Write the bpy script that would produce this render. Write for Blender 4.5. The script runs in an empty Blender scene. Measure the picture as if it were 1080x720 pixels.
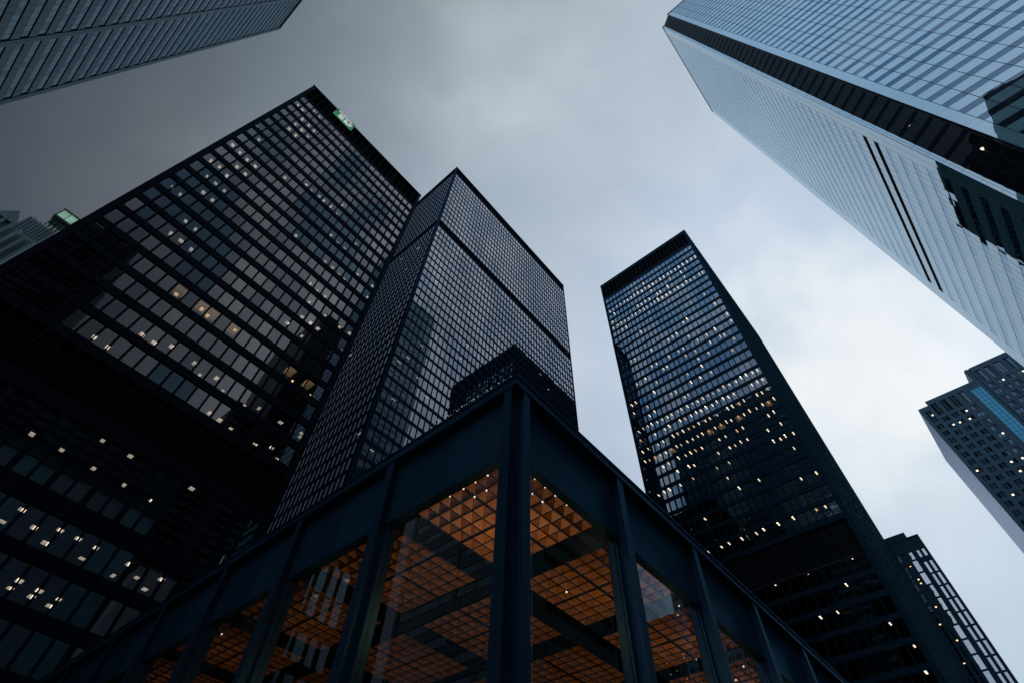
import bpy, math, random
from mathutils import Vector, Matrix, noise as mnoise
random.seed(7)
S = bpy.context.scene
COL = S.collection
rad = math.radians

# ------------------------------------------------------------------ camera
CAM_R = [[0.648414, -0.760828, 0.026473], [0.627102, 0.514084, -0.585201], [0.431628, 0.396054, 0.810456]]
FPX = 553.4
CZ = 1.6
cam = bpy.data.cameras.new('camera')
cam.sensor_width = 36.0
cam.lens = FPX / 1080 * 36.0
cam.clip_start = 0.1
cam.clip_end = 6000
camo = bpy.data.objects.new('camera', cam)
COL.objects.link(camo)
r0, r1, r2 = CAM_R
_m = Matrix(((r0[0], -r1[0], -r2[0]), (r0[1], -r1[1], -r2[1]), (r0[2], -r1[2], -r2[2]))).to_quaternion().to_matrix().to_4x4()
camo.matrix_world = Matrix.Translation((0, 0, CZ)) @ _m
S.camera = camo

# ------------------------------------------------------------------ world: overcast dusk sky
W = bpy.data.worlds.new('World')
S.world = W
W.use_nodes = True
nt = W.node_tree
nt.nodes.clear()
def N(t, **k):
    n = nt.nodes.new(t)
    for a, b in k.items():
        setattr(n, a, b)
    return n
def L(a, b):
    nt.links.new(a, b)
def s2l(c):
    return tuple((x / 255 / 12.92) if x / 255 <= .04045 else ((x / 255 + .055) / 1.055) ** 2.4 for x in c) + (1,)
tc = N('ShaderNodeTexCoord')
def dotn(v):
    v = Vector(v).normalized()
    d = N('ShaderNodeVectorMath', operation='DOT_PRODUCT')
    L(tc.outputs['Generated'], d.inputs[0])
    d.inputs[1].default_value = v
    return d.outputs['Value']
def ramp(val, stops, lo=0., hi=1.):
    mr = N('ShaderNodeMapRange')
    mr.inputs['From Min'].default_value = lo
    mr.inputs['From Max'].default_value = hi
    L(val, mr.inputs['Value'])
    r = N('ShaderNodeValToRGB')
    e = r.color_ramp.elements
    while len(e) < len(stops):
        e.new(.5)
    for i, (p, c) in enumerate(stops):
        e[i].position = (p - lo) / (hi - lo)
        e[i].color = c
    L(mr.outputs[0], r.inputs[0])
    return r.outputs[0]
def mixc(f, a, b, mode='MIX'):
    m = N('ShaderNodeMix', data_type='RGBA', blend_type=mode)
    for s, v in ((m.inputs[0], f), (m.inputs[6], a), (m.inputs[7], b)):
        if hasattr(v, 'is_output'):
            L(v, s)
        else:
            s.default_value = v
    return m.outputs[2]
BRIGHT = (0.752, -0.052, 0.657)
base = ramp(dotn(BRIGHT), [(-.3, s2l((60, 66, 78))), (.2, s2l((76, 81, 89))), (.38, s2l((102, 109, 117))), (.567, s2l((141, 151, 159))),
                           (.76, s2l((177, 189, 201))), (.86, s2l((195, 205, 217))), (.96, s2l((210, 222, 237))), (.985, s2l((224, 234, 244))), (1.0, s2l((242, 246, 250)))], -.3, 1.)
# brighter, bluer break in the cloud behind and to the left of the viewer (seen mirrored in the glass towers)
lobe = ramp(dotn((-.75, -.18, .62)), [(.68, (0, 0, 0, 1)), (.86, (1, 1, 1, 1))], 0., 1.)
sepz = N('ShaderNodeSeparateXYZ')
L(tc.outputs['Generated'], sepz.inputs[0])
lobc = ramp(sepz.outputs[2], [(.45, s2l((192, 206, 222))), (.66, s2l((205, 213, 230))), (.84, s2l((180, 204, 228)))], 0., 1.)
base = mixc(lobe, base, lobc)
# bluer towards the right-hand horizon
sep = N('ShaderNodeSeparateXYZ')
L(tc.outputs['Generated'], sep.inputs[0])
lowf = ramp(sep.outputs[2], [(.25, (.75, .75, .75, 1)), (.62, (0, 0, 0, 1))], 0., 1.)
lowr = ramp(sep.outputs[0], [(.55, (0, 0, 0, 1)), (.85, (1, 1, 1, 1))], 0., 1.)
lowm = N('ShaderNodeMath', operation='MULTIPLY')
L(lowf, lowm.inputs[0]); L(lowr, lowm.inputs[1])
base = mixc(lowm.outputs[0], base, s2l((158, 186, 206)))
mp = N('ShaderNodeMapping')
mp.inputs['Scale'].default_value = (1.0, 1.12, 1.0)
mp.inputs['Rotation'].default_value = (.3, .2, .6)
L(tc.outputs['Generated'], mp.inputs[0])
nz = N('ShaderNodeTexNoise')
nz.inputs['Scale'].default_value = 2.6
nz.inputs['Detail'].default_value = 9
nz.inputs['Roughness'].default_value = .47
nz.inputs['Distortion'].default_value = .12
L(mp.outputs[0], nz.inputs['Vector'])
cl = ramp(nz.outputs['Fac'], [(.30, (.80, .85, .90, 1)), (.45, (.91, .94, .965, 1)), (.56, (1.04, 1.035, 1.03, 1)), (.70, (1.28, 1.25, 1.2, 1))], 0., 1.)
sky_c = mixc(1., base, cl, 'MULTIPLY')
brk = ramp(dotn((0.730, -0.029, 0.683)), [(.972, (0, 0, 0, 1)), (.9975, (.85, .85, .85, 1))], .9, 1.)
nz2 = N('ShaderNodeTexNoise')
nz2.inputs['Scale'].default_value = 9.
nz2.inputs['Detail'].default_value = 7
L(mp.outputs[0], nz2.inputs['Vector'])
brn = ramp(nz2.outputs['Fac'], [(.40, (0, 0, 0, 1)), (.58, (1, 1, 1, 1))], 0., 1.)
sky_c = mixc(mixc(1., brk, brn, 'MULTIPLY'), sky_c, s2l((240, 245, 247)))
mott = ramp(nz2.outputs['Fac'], [(.3, (.965, .975, .985, 1)), (.7, (1.03, 1.03, 1.03, 1))], 0., 1.)
sky_c = mixc(1., sky_c, mott, 'MULTIPLY')
hor = ramp(sep.outputs[2], [(-.02, (.06, .07, .08, 1)), (.06, (1, 1, 1, 1))], -.1, .3)
sky_c = mixc(1., sky_c, hor, 'MULTIPLY')
SUN_EL, SUN_AZ = rad(24), math.atan2(-.07, .75)
nish = N('ShaderNodeTexSky', sky_type='NISHITA')
nish.sun_disc = False
nish.sun_elevation = SUN_EL
nish.sun_rotation = math.pi / 2 - SUN_AZ
b1 = N('ShaderNodeBackground'); b1.inputs[1].default_value = 0.06
L(nish.outputs[0], b1.inputs[0])
b2 = N('ShaderNodeBackground'); b2.inputs[1].default_value = 1.0
L(sky_c, b2.inputs[0])
mx = N('ShaderNodeMixShader'); mx.inputs[0].default_value = .94
L(b1.outputs[0], mx.inputs[1]); L(b2.outputs[0], mx.inputs[2])
wo = N('ShaderNodeOutputWorld')
L(mx.outputs[0], wo.inputs[0])

sun = bpy.data.lights.new('sun', 'SUN')
sun.energy = 0.5
sun.angle = rad(25)
sun.color = (1, .95, .9)
suno = bpy.data.objects.new('sun', sun)
COL.objects.link(suno)
suno.rotation_euler = Vector((math.cos(SUN_AZ) * math.cos(SUN_EL), math.sin(SUN_AZ) * math.cos(SUN_EL), math.sin(SUN_EL))).to_track_quat('Z', 'Y').to_euler()
S.view_settings.view_transform = 'Standard'
S.view_settings.look = 'None'
S.view_settings.exposure = 0.0
S.view_settings.gamma = 1
S.render.engine = 'CYCLES'
S.cycles.use_denoising = True
S.cycles.max_bounces = 7
S.cycles.glossy_bounces = 4
S.cycles.diffuse_bounces = 2
S.cycles.transmission_bounces = 2
S.cycles.transparent_max_bounces = 6
S.cycles.sample_clamp_indirect = 3.0
S.cycles.caustics_reflective = False
S.cycles.caustics_refractive = False

# ------------------------------------------------------------------ helpers
def proj(p):
    x, y, z = p[0], p[1], p[2] - CZ
    c = [r[0] * x + r[1] * y + r[2] * z for r in CAM_R]
    if c[2] < .5:
        return None
    return 540 + FPX * c[0] / c[2], 360 + FPX * c[1] / c[2]

def material(name):
    m = bpy.data.materials.new(name)
    m.use_nodes = True
    m.node_tree.nodes.clear()
    return m

class NT:
    def __init__(s, m):
        s.t = m.node_tree
    def n(s, ty, ins=None, **k):
        n = s.t.nodes.new(ty)
        for a, b in k.items():
            setattr(n, a, b)
        for a, b in (ins or {}).items():
            if hasattr(b, 'is_output'):
                s.t.links.new(b, n.inputs[a])
            else:
                n.inputs[a].default_value = b
        return n

def solid(name, col, rough=.5, metal=0., spec=.5, var=.25, scale=.35, bump=0., streak=False, tint=(1., 1., 1.)):
    """painted / stone surface with uneven tone, slight wear and dirt"""
    m = material(name); t = NT(m)
    tc = t.n('ShaderNodeTexCoord')
    mp = t.n('ShaderNodeMapping', {'Vector': tc.outputs['Object'], 'Scale': (1, 1, .12) if streak else (1, 1, 1)})
    nz = t.n('ShaderNodeTexNoise', {'Vector': mp.outputs[0], 'Scale': scale, 'Detail': 8, 'Roughness': .6})
    n2 = t.n('ShaderNodeTexNoise', {'Vector': tc.outputs['Object'], 'Scale': scale * 14, 'Detail': 4})
    ad = t.n('ShaderNodeMath', {0: nz.outputs['Fac'], 1: n2.outputs['Fac']}, operation='ADD')
    mr = t.n('ShaderNodeMapRange', {'Value': ad.outputs[0], 'From Min': .7, 'From Max': 1.3, 'To Min': 1 - var, 'To Max': 1 + var})
    mu = t.n('ShaderNodeVectorMath', {0: col, 1: mr.outputs[0]}, operation='MULTIPLY')
    rr = t.n('ShaderNodeMapRange', {'Value': nz.outputs['Fac'], 'From Min': .3, 'From Max': .7, 'To Min': max(.03, rough - .08), 'To Max': rough + .1})
    ins = {'Base Color': mu.outputs[0], 'Roughness': rr.outputs[0], 'Metallic': metal, 'Specular IOR Level': spec, 'Specular Tint': tint + (1,)}
    if bump:
        bp = t.n('ShaderNodeBump', {'Height': ad.outputs[0], 'Strength': bump, 'Distance': .02})
        ins['Normal'] = bp.outputs[0]
    p = t.n('ShaderNodeBsdfPrincipled', ins)
    t.n('ShaderNodeOutputMaterial', {'Surface': p.outputs[0]})
    return m

def painted(name, col, gcol, fac=.12, rough=.35, var=.3, scale=.4, edge=.25):
    """dark painted steel: tinted diffuse coat with a soft tinted sheen, streaked by rain and dust"""
    m = material(name); t = NT(m)
    tc = t.n('ShaderNodeTexCoord')
    mp = t.n('ShaderNodeMapping', {'Vector': tc.outputs['Object'], 'Scale': (1, 1, .10)})
    nz = t.n('ShaderNodeTexNoise', {'Vector': mp.outputs[0], 'Scale': scale, 'Detail': 8, 'Roughness': .62})
    n2 = t.n('ShaderNodeTexNoise', {'Vector': tc.outputs['Object'], 'Scale': scale * 16, 'Detail': 4})
    ad = t.n('ShaderNodeMath', {0: nz.outputs['Fac'], 1: n2.outputs['Fac']}, operation='ADD')
    mr = t.n('ShaderNodeMapRange', {'Value': ad.outputs[0], 'From Min': .7, 'From Max': 1.3, 'To Min': 1 - var, 'To Max': 1 + var})
    c1 = t.n('ShaderNodeVectorMath', {0: col, 1: mr.outputs[0]}, operation='MULTIPLY')
    d = t.n('ShaderNodeBsdfDiffuse', {'Color': c1.outputs[0]})
    rr = t.n('ShaderNodeMapRange', {'Value': nz.outputs['Fac'], 'From Min': .3, 'From Max': .7, 'To Min': rough - .07, 'To Max': rough + .1})
    g = t.n('ShaderNodeBsdfGlossy', {'Color': gcol + (1,), 'Roughness': rr.outputs[0]})
    lw = t.n('ShaderNodeLayerWeight', {'Blend': .5})
    pw = t.n('ShaderNodeMath', {0: lw.outputs['Facing'], 1: 4.}, operation='POWER')
    f = t.n('ShaderNodeMapRange', {'Value': pw.outputs[0], 'To Min': fac, 'To Max': edge})
    mx = t.n('ShaderNodeMixShader', {0: f.outputs[0], 1: d.outputs[0], 2: g.outputs[0]})
    t.n('ShaderNodeOutputMaterial', {'Surface': mx.outputs[0]})
    return m

def facade_glass(name, refl, r0=.15, r1=.9, trans=(.3, .33, .36), body=None, rough=.0, power=3.5, bump=.05):
    """coated window glass: a mirror part that grows at grazing angles over a tinted see-through (or solid) pane"""
    m = material(name); t = NT(m)
    lw = t.n('ShaderNodeLayerWeight', {'Blend': .5})
    pw = t.n('ShaderNodeMath', {0: lw.outputs['Facing'], 1: power}, operation='POWER')
    mr = t.n('ShaderNodeMapRange', {'Value': pw.outputs[0], 'To Min': r0, 'To Max': r1})
    tc = t.n('ShaderNodeTexCoord')
    nz = t.n('ShaderNodeTexNoise', {'Vector': tc.outputs['Object'], 'Scale': .55, 'Detail': 1})
    bp = t.n('ShaderNodeBump', {'Height': nz.outputs['Fac'], 'Strength': bump, 'Distance': .05})
    g = t.n('ShaderNodeBsdfGlossy', {'Color': refl + (1,), 'Roughness': rough, 'Normal': bp.outputs[0]})
    if body:
        b = t.n('ShaderNodeBsdfDiffuse', {'Color': body + (1,)})
    else:
        b = t.n('ShaderNodeBsdfTransparent', {'Color': trans + (1,)})
    mix = t.n('ShaderNodeMixShader', {0: mr.outputs[0], 1: b.outputs[0], 2: g.outputs[0]})
    t.n('ShaderNodeOutputMaterial', {'Surface': mix.outputs[0]})
    return m

def lamp_mat(name, col, st):
    m = material(name); t = NT(m)
    tc = t.n('ShaderNodeTexCoord')
    nz = t.n('ShaderNodeTexNoise', {'Vector': tc.outputs['Object'], 'Scale': .21, 'Detail': 2})
    mr = t.n('ShaderNodeMapRange', {'Value': nz.outputs['Fac'], 'From Min': .3, 'From Max': .7, 'To Min': st * .45, 'To Max': st * 1.4})
    e = t.n('ShaderNodeEmission', {'Color': col + (1,), 'Strength': mr.outputs[0]})
    t.n('ShaderNodeOutputMaterial', {'Surface': e.outputs[0]})
    m.cycles.emission_sampling = 'NONE'
    return m

M = {}
M['steel'] = painted('black_steel', (.004, .0055, .009), (.22, .32, .48), .03, .42)
M['steel_blue'] = painted('blue_black_steel', (.0025, .007, .013), (.12, .34, .55), .045, .4)
M['steel_navy'] = painted('navy_steel', (.004, .009, .019), (.16, .30, .55), .05, .4)
M['pav_steel'] = painted('pavilion_steel', (.009, .024, .042), (.20, .50, .85), .09, .38)
M['pav_panel'] = painted('pavilion_panel', (.008, .028, .048), (.14, .44, .75), .11, .42, var=.5, scale=.35)
M['dark'] = solid('interior_dark', (.03, .03, .032), .8, spec=.1)
M['ceiling'] = solid('office_ceiling', (.05, .05, .05), .9, spec=.1)
M['louver'] = solid('louver_black', (.006, .006, .008), .7, spec=.2)
M['granite'] = solid('paving_granite', (.16, .16, .165), .6, var=.3, scale=1.2, bump=.2)
M['lamp'] = lamp_mat('office_lamp', (1, .84, .66), 1.8)
M['lamp_t3'] = lamp_mat('bright_office_lamp', (1, .84, .62), 3.4)
M['lamp_t1'] = lamp_mat('dim_office_lamp', (1, .84, .66), 1.35)
M['lamp_warm'] = lamp_mat('office_lamp_warm', (1, .58, .26), 2.2)
M['glow'] = lamp_mat('warm_ceiling_glow', (1, .62, .30), .28)  # emitting ceiling patch, imitates lamp light falling on the ceiling
M['blind'] = solid('blind', (.28, .27, .27), .9, spec=.1)
# glass variants, three tones for every tower
M['t1'] = [facade_glass('bronze_glass_a', (.72, .72, .76), .24, trans=(.35, .34, .33)),
           facade_glass('bronze_glass_b', (.56, .60, .68), .20, trans=(.28, .30, .32)),
           facade_glass('bronze_glass_c', (.34, .50, .66), .16, trans=(.22, .26, .30)),
           facade_glass('bronze_glass_d', (.88, .84, .86), .28, trans=(.42, .40, .40)),
           facade_glass('lobby_glass_a', (.55, .62, .74), .34, trans=(.36, .36, .36)), facade_glass('lobby_glass_b', (.40, .66, .74), .38, trans=(.36, .36, .36)),
           facade_glass('bronze_glass_dimmed', (.3, .32, .36), .05, .45, trans=(.3, .3, .3), power=4.)]  # same glass with its reflections turned down to darken the other faces
M['t2'] = [facade_glass('grey_glass_%d' % q, c, r, 1., power=2.7) for q, (c, r) in enumerate((((.74, .79, .88), .25), ((.70, .76, .87), .23), ((.62, .71, .86), .21), ((.82, .83, .90), .29)))]
M['t3'] = [facade_glass('blue_glass_a', (.54, .74, .92), .15, 1., trans=(.42, .40, .38), power=1.9), facade_glass('blue_glass_b', (.44, .68, .92), .13, 1., trans=(.42, .40, .38), power=1.9),
           facade_glass('blue_glass_c', (.34, .60, .90), .11, 1., trans=(.42, .40, .38), power=1.9), facade_glass('blue_glass_d', (.72, .82, .94), .18, 1., trans=(.45, .43, .41), power=1.9),
           facade_glass('blue_glass_dimmed', (.2, .3, .42), .04, .6, trans=(.45, .42, .40), power=4.)]  # blue glass copy, reflections darkened for low floors and the remaining faces
M['t5w'] = [facade_glass('tower_glass_a', (.42, .60, .80), .26, .75, body=(.003, .004, .006), power=2.6), facade_glass('tower_glass_b', (.34, .54, .78), .22, .75, body=(.003, .004, .006), power=2.6),
            facade_glass('tower_glass_c', (.48, .62, .78), .28, .75, body=(.004, .005, .007), power=2.6)]
M['t5p'] = facade_glass('glass_panel', (.70, .86, .98), .40, .95, body=(.28, .60, .70), power=2.0, bump=.015)
M['t5l'] = facade_glass('glass_panel_low', (.80, .93, 1.), .14, 1., body=(.20, .48, .58), power=2.3, bump=.015)
M['t5j'] = solid('panel_joint', (.02, .04, .06), .4)
M['t5v'] = [facade_glass('lower_glass_a', (.70, .87, 1.), .10, 1., body=(.003, .004, .006), power=2.3), facade_glass('lower_glass_b', (.62, .83, 1.), .10, 1., body=(.003, .004, .006), power=2.3)]
M['t4p'] = facade_glass('slate_panel', (.38, .52, .62), .08, .42, body=(.022, .037, .048), rough=.15)
M['t4w'] = [facade_glass('slate_glass', (.42, .58, .72), .14, .7, body=(.008, .014, .02)), facade_glass('slate_glass_b', (.36, .50, .64), .10, .7, body=(.008, .014, .02))]
M['t4g'] = solid('slate_joint', (.010, .016, .024), .6)
M['t6'] = solid('teal_stone', (.065, .19, .29), .6, var=.2, scale=.1, streak=True)
M['t6side'] = facade_glass('pale_side_panel', (.6, .72, .9), .12, .4, body=(.13, .17, .24), rough=.3)
M['t6w'] = [facade_glass('small_window_glass', (.35, .6, .8), .20, body=(.004, .006, .01)), facade_glass('small_window_glass_b', (.3, .42, .55), .08, body=(.004, .006, .01))]
M['t6b'] = facade_glass('atrium_glass', (.15, .55, .85), .35, .9, body=(.01, .10, .2))
M['t7'] = painted('dark_frame', (.010, .024, .042), (.2, .45, .7), .06, .4)
M['t7w'] = [facade_glass('mirror_glass', (.85, .86, .95), .62, .9, body=(.006, .008, .01)), facade_glass('mirror_glass_b', (.75, .80, .88), .60, .9, body=(.006, .008, .01))]
M['stone'] = solid('weathered_stone', (.17, .25, .29), .85, var=.35, scale=.25, bump=.5, streak=True)
M['copper'] = solid('copper_green', (.02, .06, .05), .5)
M['lantern'] = lamp_mat('lantern_glass', (.42, .75, .58), .38)
M['dark_tower'] = solid('dark_stone', (.03, .05, .065), .6)
M['mid_filler'] = solid('grey_filler', (.26, .33, .38), .7)
M['dark_glass'] = facade_glass('dark_tower_glass', (.3, .36, .4), .05, .5, body=(.006, .008, .01))
M['sign_green'] = lamp_mat('sign_green', (.09, .36, .20), .42)
M['sign_white'] = lamp_mat('sign_white', (.46, .58, .52), .8)
M['wood'] = solid('bronze_coffer', (.58, .25, .07), .5, var=.35, scale=1.4)
M['wood_gap'] = solid('ceiling_gap', (.012, .012, .014), .7)
M['roof'] = solid('roof_gravel', (.12, .12, .12), .9)
M['pav_glass'] = facade_glass('lobby_glass', (.8, .88, .95), .11, .9, trans=(.72, .72, .72), power=3.)

class MB:
    def __init__(s):
        s.v = []; s.f = []; s.m = []
    def box(s, x0, x1, y0, y1, z0, z1, mi=0):
        b = len(s.v)
        s.v += [(x0, y0, z0), (x1, y0, z0), (x1, y1, z0), (x0, y1, z0), (x0, y0, z1), (x1, y0, z1), (x1, y1, z1), (x0, y1, z1)]
        s.f += [(b, b + 3, b + 2, b + 1), (b + 4, b + 5, b + 6, b + 7), (b, b + 1, b + 5, b + 4), (b + 1, b + 2, b + 6, b + 5), (b + 2, b + 3, b + 7, b + 6), (b + 3, b, b + 4, b + 7)]
        s.m += [mi] * 6
        return s
    def poly(s, pts, mi=0):
        b = len(s.v)
        s.v += [tuple(p) for p in pts]
        s.f.append(tuple(range(b, b + len(pts)))); s.m.append(mi)
        return s
    def prism(s, foot, z0, z1, mi=0):
        n = len(foot); b = len(s.v)
        s.v += [(x, y, z0) for x, y in foot] + [(x, y, z1) for x, y in foot]
        s.f.append(tuple(range(b + n - 1, b - 1, -1))); s.f.append(tuple(range(b + n, b + 2 * n)))
        for i in range(n):
            j = (i + 1) % n
            s.f.append((b + i, b + j, b + n + j, b + n + i))
        s.m += [mi] * (n + 2)
        return s
    def build(s, name, mats, parent=None, loc=(0, 0, 0)):
        me = bpy.data.meshes.new(name)
        me.from_pydata([(a - loc[0], b - loc[1], c - loc[2]) for a, b, c in s.v], [], s.f)
        if not isinstance(mats, (list, tuple)):
            mats = [mats]
        for m in mats:
            me.materials.append(m)
        if len(mats) > 1:
            me.polygons.foreach_set('material_index', s.m)
        me.update()
        o = bpy.data.objects.new(name, me)
        COL.objects.link(o)
        o.location = loc
        if parent:
            o.parent = parent
            o.location = Vector(loc) - parent.location
        return o

def thing(name, label, cat, loc, group=None):
    o = bpy.data.objects.new(name, None)
    COL.objects.link(o)
    o.location = loc
    o.empty_display_size = 2
    o['label'] = label; o['category'] = cat
    if group:
        o['group'] = group
    return o

class Face:
    """a vertical facade plane: point (u, z) -> world; n points outwards"""
    def __init__(s, org, udir, n):
        s.o = Vector((org[0], org[1], 0)); s.u = Vector((udir[0], udir[1], 0)).normalized(); s.n = Vector((n[0], n[1], 0)).normalized()
    def p(s, u, z, d=0.):
        q = s.o + s.u * u + s.n * d
        return (q.x, q.y, z)
    def quad(s, u0, u1, z0, z1, d=0., tilt=0.):
        uc, zc = (u0 + u1) / 2, (z0 + z1) / 2
        a, b = random.gauss(0, tilt), random.gauss(0, tilt)
        pts = [s.p(u, z, d + a * (u - uc) + b * (z - zc)) for u, z in ((u0, z0), (u1, z0), (u1, z1), (u0, z1))]
        if (s.u.cross(Vector((0, 0, 1)))).dot(s.n) < 0:
            pts.reverse()
        return pts
    def box(s, mb, u0, u1, z0, z1, d0, d1, mi=0):
        A = s.p(u0, z0, d0); B = s.p(u1, z1, d1)
        mb.box(min(A[0], B[0]), max(A[0], B[0]), min(A[1], B[1]), max(A[1], B[1]), min(A[2], B[2]), max(A[2], B[2]), mi)

PAV_EDGE = [(0, 706), (280, 561), (545, 394), (893, 717)]
def screen_area(pts):
    q = [proj(p) for p in pts]
    if None in q:
        return 0
    cx = sum(a for a, b in q) / len(q); cy = sum(b for a, b in q) / len(q)
    if not (0 < cx < 1080 and 0 < cy < 720):
        return 0
    for (xa, ya), (xb, yb) in zip(PAV_EDGE, PAV_EDGE[1:]):
        if xa <= cx <= xb and cy > ya + (yb - ya) * (cx - xa) / (xb - xa):
            return 0
    ar = 0
    for i in range(len(q)):
        x0, y0 = q[i]; x1, y1 = q[(i + 1) % len(q)]
        ar += x0 * y1 - x1 * y0
    return abs(ar) / 2

def place_parts(parent, name, items, mats, cap=100):
    """items: (pts, mat index) quads or ('box', args, mi); the largest in view become own parts, the rest one stuff part"""
    sc = sorted(items, key=lambda it: -screen_area(it[0]))
    own = [it for it in sc[:cap]]
    rest = sc[cap:]
    for pts, mi, thick in own:
        mb = MB()
        if thick:
            mb.box(*thick)
        else:
            mb.poly(pts)
        c = tuple(sum(p[i] for p in pts) / len(pts) for i in range(3))
        mb.build(name, mats[mi], parent, c)
    if rest:
        mb = MB()
        for pts, mi, thick in rest:
            if thick:
                mb.box(*thick, mi)
            else:
                mb.poly(pts, mi)
        o = mb.build(name, mats, parent, tuple(parent.location))
        o['kind'] = 'stuff'

def clump(i, j, seed, s=.23):
    return mnoise.noise(Vector((i * s, j * s * .9, seed * 7.31)))

def variant(i, j, seed):
    v = clump(i, j, seed) * 1.6 + random.uniform(-.2, .2)
    return 2 if v < -.35 else 1 if v < .02 else 0 if v < .42 else 3

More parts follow.
